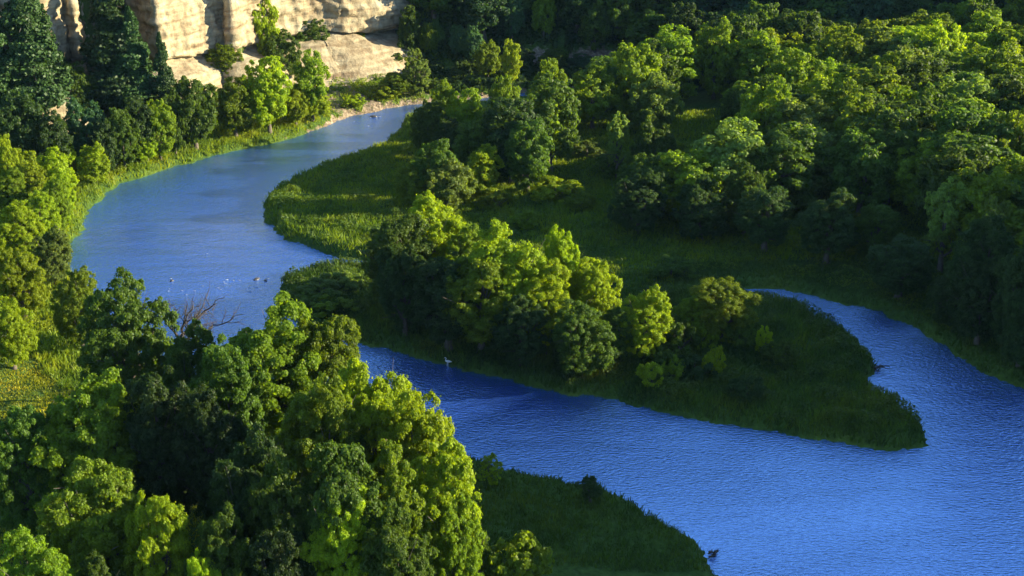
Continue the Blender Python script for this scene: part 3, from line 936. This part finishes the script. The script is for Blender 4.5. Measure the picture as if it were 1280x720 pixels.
# ---- driftwood snags
def snag(name, px, py, s, label, seed):
    p = at(px, py, .1)
    r = np.random.default_rng(seed); paths = []
    for k in range(5):
        a = r.uniform(-.5, .6); L0 = s*r.uniform(.6, 1.2); o = r.normal(size=3)*[.3, .3, .1]
        paths += branchy(seed*7+k, L0, unit(np.array([math.cos(a), math.sin(a)*.8, .25])), 1, .11, o, up=0)
    V, Q = tubes(paths, 6)
    o = link(name, new_mesh(name, V, quads=Q, mat=M_dead, smooth=True)); o.location = p
    tag(o, label, 'driftwood')
snag('driftwood_log', 1086, 460, 1.1, 'dark driftwood snag jutting from the notch in the island shore', 3)
snag('driftwood_log', 884, 692, .4, 'driftwood branch poking out of the near bank at the bottom', 4)

# ---- river rocks and foam
def rock(px, py, sx, sy, sz, label, seed):
    r = np.random.default_rng(seed)
    n0, n1 = 10, 14
    th = np.linspace(0, math.pi, n0); ph = np.linspace(0, 2*math.pi, n1, endpoint=False)
    V, F = [], []
    for a in th:
        for b in ph:
            d = np.array([math.sin(a)*math.cos(b), math.sin(a)*math.sin(b), math.cos(a)])
            k = 1 + .22*float(vnoise([d[0]*1.7+seed], [d[1]*1.7], [d[2]*1.7], s=seed)[0]) + .1*float(vnoise([d[0]*4], [d[1]*4], [d[2]*4+seed], s=seed)[0])
            V.append(d*k*[sx, sy, sz])
    for i in range(n0-1):
        for j in range(n1): F.append((i*n1+j, i*n1+(j+1) % n1, (i+1)*n1+(j+1) % n1, (i+1)*n1+j))
    p = at(px, py)
    o = link('river_rock', new_mesh('river_rock', V, quads=F, mat=M_wetrock, smooth=True)); o.location = (p[0], p[1], 0)
    o.rotation_euler[2] = seed
    tag(o, label, 'rock', 'rocks breaking the river surface')
rock(321, 349, .5, .28, .16, 'dark rock in the narrows nearest the island head', 1)
rock(332, 351, .3, .2, .14, 'little rock just beside the dark rock in the narrows', 2)
rock(467, 146, .6, .4, .22, 'dark rock with white water far upstream near the vanishing bend', 3)
rock(215, 351, .3, .2, .13, 'small rock in the riffle level with the bare branches', 4)
rock(168, 352, .4, .3, .18, 'small rock near the water edge left of the riffle', 5)

fp, fq, off = [], [], 0
for (px, py, n, sp) in [(299,351,5,1.2),(310,361,6,2),(313,366,4,1),(220,363,7,1.6),(216,349,3,.5),(168,353,4,.6),(259,317,2,.4),(270,352,6,2.4),(290,356,6,2.4),(463,147,3,.6),(472,146,2,.3),(460,158,2,.4),
                        (240,368,4,2.5),(500,160,3,1.5),(328,350,3,.8),(445,152,2,1)]:
    for k in range(max(1, n//2)):
        c = at(px, py) + np.array([rng.normal()*sp*.6, rng.normal()*sp*.25, 0])
        m = 9; a = np.linspace(0, 2*math.pi, m, endpoint=False)
        rr = (.05 + .07*rng.random())*(1+.35*rng.normal(size=m)*.6)
        e = rng.uniform(1.2, 2.8)
        ring = np.stack([c[0]+np.cos(a)*rr*e, c[1]+np.sin(a)*rr*.7, np.full(m, .012)], 1)
        V = np.concatenate([ring, ring*[1, 1, 0]+[0, 0, .05], [[c[0], c[1], .07]]])
        V[m:2*m, :2] = c[:2] + (V[m:2*m, :2]-c[:2])*.7
        for j in range(m):
            fq.append((off+j, off+(j+1) % m, off+m+(j+1) % m, off+m+j)); 
            fq.append((off+m+j, off+m+(j+1) % m, off+2*m, off+2*m))
        fp.append(V); off += len(V)
Vf = np.concatenate(fp)
me = bpy.data.meshes.new('foam'); me.from_pydata(Vf.tolist(), [], [tuple(dict.fromkeys(q)) for q in fq]); me.materials.append(M_foam); me.update()
tag(link('foam', me), 'white flecks of foam on the riffle', kind='stuff')

# ---- white wading bird
def bird(px, py):
    p = at(px, py)
    root = bpy.data.objects.new('wading_bird', None); COL.objects.link(root); root.location = (p[0], p[1], 0); root.rotation_euler[2] = R_(200)
    tag(root, 'white long-necked bird standing in the shallows off the island', 'bird')
    body = (np.array([[-.42,0,.42],[-.30,0,.47],[-.12,0,.53],[.06,0,.57],[.18,0,.63],[.24,0,.72],[.20,0,.82],[.17,0,.90],[.22,0,.97],[.30,0,.99],[.36,0,.98]]),
            np.array([.012,.06,.12,.13,.09,.05,.035,.032,.042,.045,.015]))
    l1 = (np.array([[-.02,.05,.48],[.02,.05,.26],[-.02,.05,-.3]]), np.array([.03,.018,.014]))
    l2 = (np.array([[.02,-.05,.48],[.08,-.05,.26],[.08,-.05,-.3]]), np.array([.03,.018,.014]))
    V, Q = tubes([body, l1, l2], 10)
    link('body', new_mesh('body', V, quads=Q, mat=M_white, smooth=True), root)
    V, Q = tubes([(np.array([[.35,0,.98],[.45,0,.965],[.54,0,.95]]), np.array([.016,.010,.003]))], 6)
    link('beak', new_mesh('beak', V, quads=Q, mat=M_beak, smooth=True), root)
bird(560, 458)

# ------------------------------------------------------------------ grass and undergrowth (uncountable)
def inframe(x, y, m=25):
    v = np.stack([x, y, np.zeros_like(x)], 1) - CAM
    dp = v @ FWD
    u = 640 + FPX*(v @ RT)/dp; w = 360 - FPX*(v @ UP)/dp
    return (u > -m) & (u < 1280+m) & (w < 720+m*2) & (w > -140)

def scatter(n, seed, cond):
    r = np.random.default_rng(seed)
    x = r.uniform(-85, 85, n); y = r.uniform(88, 285, n)
    k = inframe(x, y); x, y = x[k], y[k]
    d = shore(x, y)
    k = (d > .12) & cond(x, y, d); x, y, d = x[k], y[k], d[k]
    return x, y, terrain(x, y), d, r

LEFTX = lambda x, y: (x < np.interp(y, [90, 115, 130, 150, 170, 190, 215, 250], [-20, -34, -46, -48, -42, -32, -14, -5]))
def grass_obj(name, n, seed, cond, hr, w, tone, label, lean=.35):
    x, y, z, d, r = scatter(n, seed, cond)
    m = len(x)
    pat = .65 + .5*(.5+.5*vnoise(x*.35, y*.35, s=seed)) + .25*vnoise(x*1.3, y*1.3, s=seed+1)
    h = r.uniform(*hr, m)*pat
    a = r.uniform(0, 6.283, m)
    wd = w*r.uniform(.6, 1.4, m)
    dx, dy = np.cos(a)*wd/2, np.sin(a)*wd/2
    le = r.normal(size=(m, 2))*lean*h[:, None]
    b = np.stack([x, y, z-.05], 1)
    V = np.stack([b - np.stack([dx, dy, 0*dx], 1), b + np.stack([dx, dy, 0*dx], 1),
                  b + np.stack([le[:, 0]+dx*.3, le[:, 1]+dy*.3, h], 1), b + np.stack([le[:, 0]*.8-dx*.5, le[:, 1]*.8-dy*.5, h*.8], 1)], 1).reshape(-1, 3)
    o = link(name, new_mesh(name, V, quads=np.arange(m*4).reshape(-1, 4), mat=M_grass))
    o.color = (*tone, 1); tag(o, label, kind='stuff'); return o

def brush_obj(name, n, seed, cond, top, size, tone, label, thr=0.0):
    x, y, z, d, r = scatter(n, seed, lambda x, y, d: cond(x, y, d) & (vnoise(x*.45, y*.45, s=seed) + .5*vnoise(x*1.1, y*1.1, s=seed+2) > thr))
    f = np.clip(vnoise(x*.45, y*.45, s=seed) + .5*vnoise(x*1.1, y*1.1, s=seed+2) - thr, 0, 1)
    hh = top*(.35 + .9*f)*(.75+.25*r.random(len(x)))
    P = np.stack([x, y, z + hh*(1-.5*r.random(len(x))**2)], 1)
    e = .15
    Nn = np.stack([-(vnoise((x+e)*.8, y*.8, s=seed)-vnoise((x-e)*.8, y*.8, s=seed))*2, -(vnoise(x*.8, (y+e)*.8, s=seed)-vnoise(x*.8, (y-e)*.8, s=seed))*2, np.ones(len(x))*.8], 1) + r.normal(size=(len(x), 3))*.55
    V, Q = leaf_quads(P, Nn, size, r)
    o = link(name, new_mesh(name, V, quads=Q, mat=M_grass)); o.color = (*tone, 1); tag(o, label, kind='stuff'); return o

isl = lambda x, y: _lookup(ISD, x, y) > -.5
shade_tint_zone = lambda x, y: (y < 116) | ((x > 18) & (y < 150))  # shaded ground, where the shade is also put into the grass colour
grass_obj('shade_tinted_grass', 1300000, 70, lambda x, y, d: ~LEFTX(x, y) & ~isl(x, y) & shade_tint_zone(x, y), (.25, .62), .09, (.042,.082,.014), 'grass coloured dark for shade on the near bank and along the back channel')
grass_obj('meadow_grass', 700000, 61, lambda x, y, d: ~LEFTX(x, y) & (y < 215) & ~isl(x, y) & ~shade_tint_zone(x, y), (.35, .75), .13, (.095,.160,.010), 'rough green grass of the inner meadow and near bank')
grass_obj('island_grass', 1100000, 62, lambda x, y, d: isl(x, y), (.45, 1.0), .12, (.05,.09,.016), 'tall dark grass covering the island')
grass_obj('bank_meadow', 1500000, 67, lambda x, y, d: LEFTX(x, y) & (d > 8) & (y < 150), (.14, .28), .14, (.17,.185,.012), 'short yellow-green meadow grass at the left edge')
grass_obj('bank_grass', 900000, 63, lambda x, y, d: LEFTX(x, y) & (d < 26) & ((y > 145) | (d < 9)) & ((y < 207) | (vnoise(x*1.1+y*.75, y*.12, s=50) < -.15)), (.35, .95), .13, (.12,.175,.014), 'tall yellow-green grass on the left bank')
brush_obj('undergrowth', 900000, 64, lambda x, y, d: ~LEFTX(x, y) & (y > 120) & (y < 200) & (d > 1.0) & ~isl(x, y), .8, .26, (.07,.12,.016), 'leafy weeds growing through the meadow', .05)
def hill_cond(x, y, d): return (y > 226) & (x > CL[-1, 0] + 1) & (np.hypot(x-bp_[0], (y-bp_[1])/.7) > 5) & (np.hypot(x-b2[0], (y-b2[1])/.7) > 3.5)
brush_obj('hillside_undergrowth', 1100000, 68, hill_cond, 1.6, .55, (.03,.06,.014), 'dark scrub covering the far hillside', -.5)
brush_obj('scree_scrub', 500000, 69, lambda x, y, d: LEFTX(x, y) & (y > 205) & (d > 1.5) & (x > -40), 1.2, .35, (.10,.15,.014), 'patchy scrub on the slope below the cliff', .45)
brush_obj('shore_undergrowth', 1500000, 65, lambda x, y, d: isl(x, y), 1.25, .24, (.05,.09,.014), 'low leafy weeds between the island grass', -.05)
brush_obj('bank_undergrowth', 700000, 66, lambda x, y, d: LEFTX(x, y) & (d < 14) & (y > 125), .9, .26, (.12,.18,.014), 'leafy yellow-green weeds along the left waterline', .05)

hm, hnt, hout = nmat('air')
pv = hnt.nodes.new('ShaderNodeVolumePrincipled'); pv.inputs['Color'].default_value = (.35, .62, 1, 1); pv.inputs['Density'].default_value = HAZE; pv.inputs['Anisotropy'].default_value = 0
hnt.links.new(pv.outputs[0], hout.inputs['Volume'])
hv = np.array([(x, y, z) for z in (-12, 90) for y in (-1100, 1400) for x in (-1250, 1250)], float)
tag(link('haze', new_mesh('haze', hv, quads=[(0,2,3,1),(4,5,7,6),(0,1,5,4),(2,6,7,3),(0,4,6,2),(1,3,7,5)], mat=hm)), kind='stuff')

# ------------------------------------------------------------------ light, sky, camera
sd = Vector((math.sin(SUN_AZ)*math.cos(SUN_EL), math.cos(SUN_AZ)*math.cos(SUN_EL), math.sin(SUN_EL)))
sl = bpy.data.lights.new('sun', 'SUN'); sl.energy = 5.0; sl.angle = R_(.6); sl.color = (1, .88, .60)
so = bpy.data.objects.new('sun', sl); COL.objects.link(so); so.rotation_euler = sd.to_track_quat('Z', 'Y').to_euler(); so.location = sd*300

w = bpy.data.worlds.new('World'); C.world = w; w.use_nodes = True
nt = w.node_tree; nt.nodes.clear()
sky = nt.nodes.new('ShaderNodeTexSky'); sky.sky_type = 'NISHITA'; sky.sun_disc = False
sky.sun_elevation = SUN_EL; sky.sun_rotation = SUN_AZ; sky.altitude = 900; sky.air_density = 1.0; sky.dust_density = .3; sky.ozone_density = 3.0
bg = nt.nodes.new('ShaderNodeBackground'); bg.inputs[1].default_value = .11
wo = nt.nodes.new('ShaderNodeOutputWorld')
nt.links.new(sky.outputs[0], bg.inputs[0]); nt.links.new(bg.outputs[0], wo.inputs[0])

cam = bpy.data.cameras.new('camera'); cam.sensor_width = 36; cam.lens = FPX/1280*36; cam.clip_start = 1; cam.clip_end = 5000
co = bpy.data.objects.new('camera', cam); COL.objects.link(co); co.location = CAM; co.rotation_euler = (math.pi/2 - PITCH, 0, 0)
C.camera = co
vs = C.view_settings
vs.view_transform = 'Standard'; vs.look = 'None'; vs.exposure = 1.75; vs.gamma = 1; vs.use_curve_mapping = False
cy = C.cycles
cy.max_bounces = 5; cy.diffuse_bounces = 2; cy.glossy_bounces = 2; cy.transmission_bounces = 2; cy.transparent_max_bounces = 4
cy.use_denoising = True
cy.caustics_reflective = False; cy.caustics_refractive = False
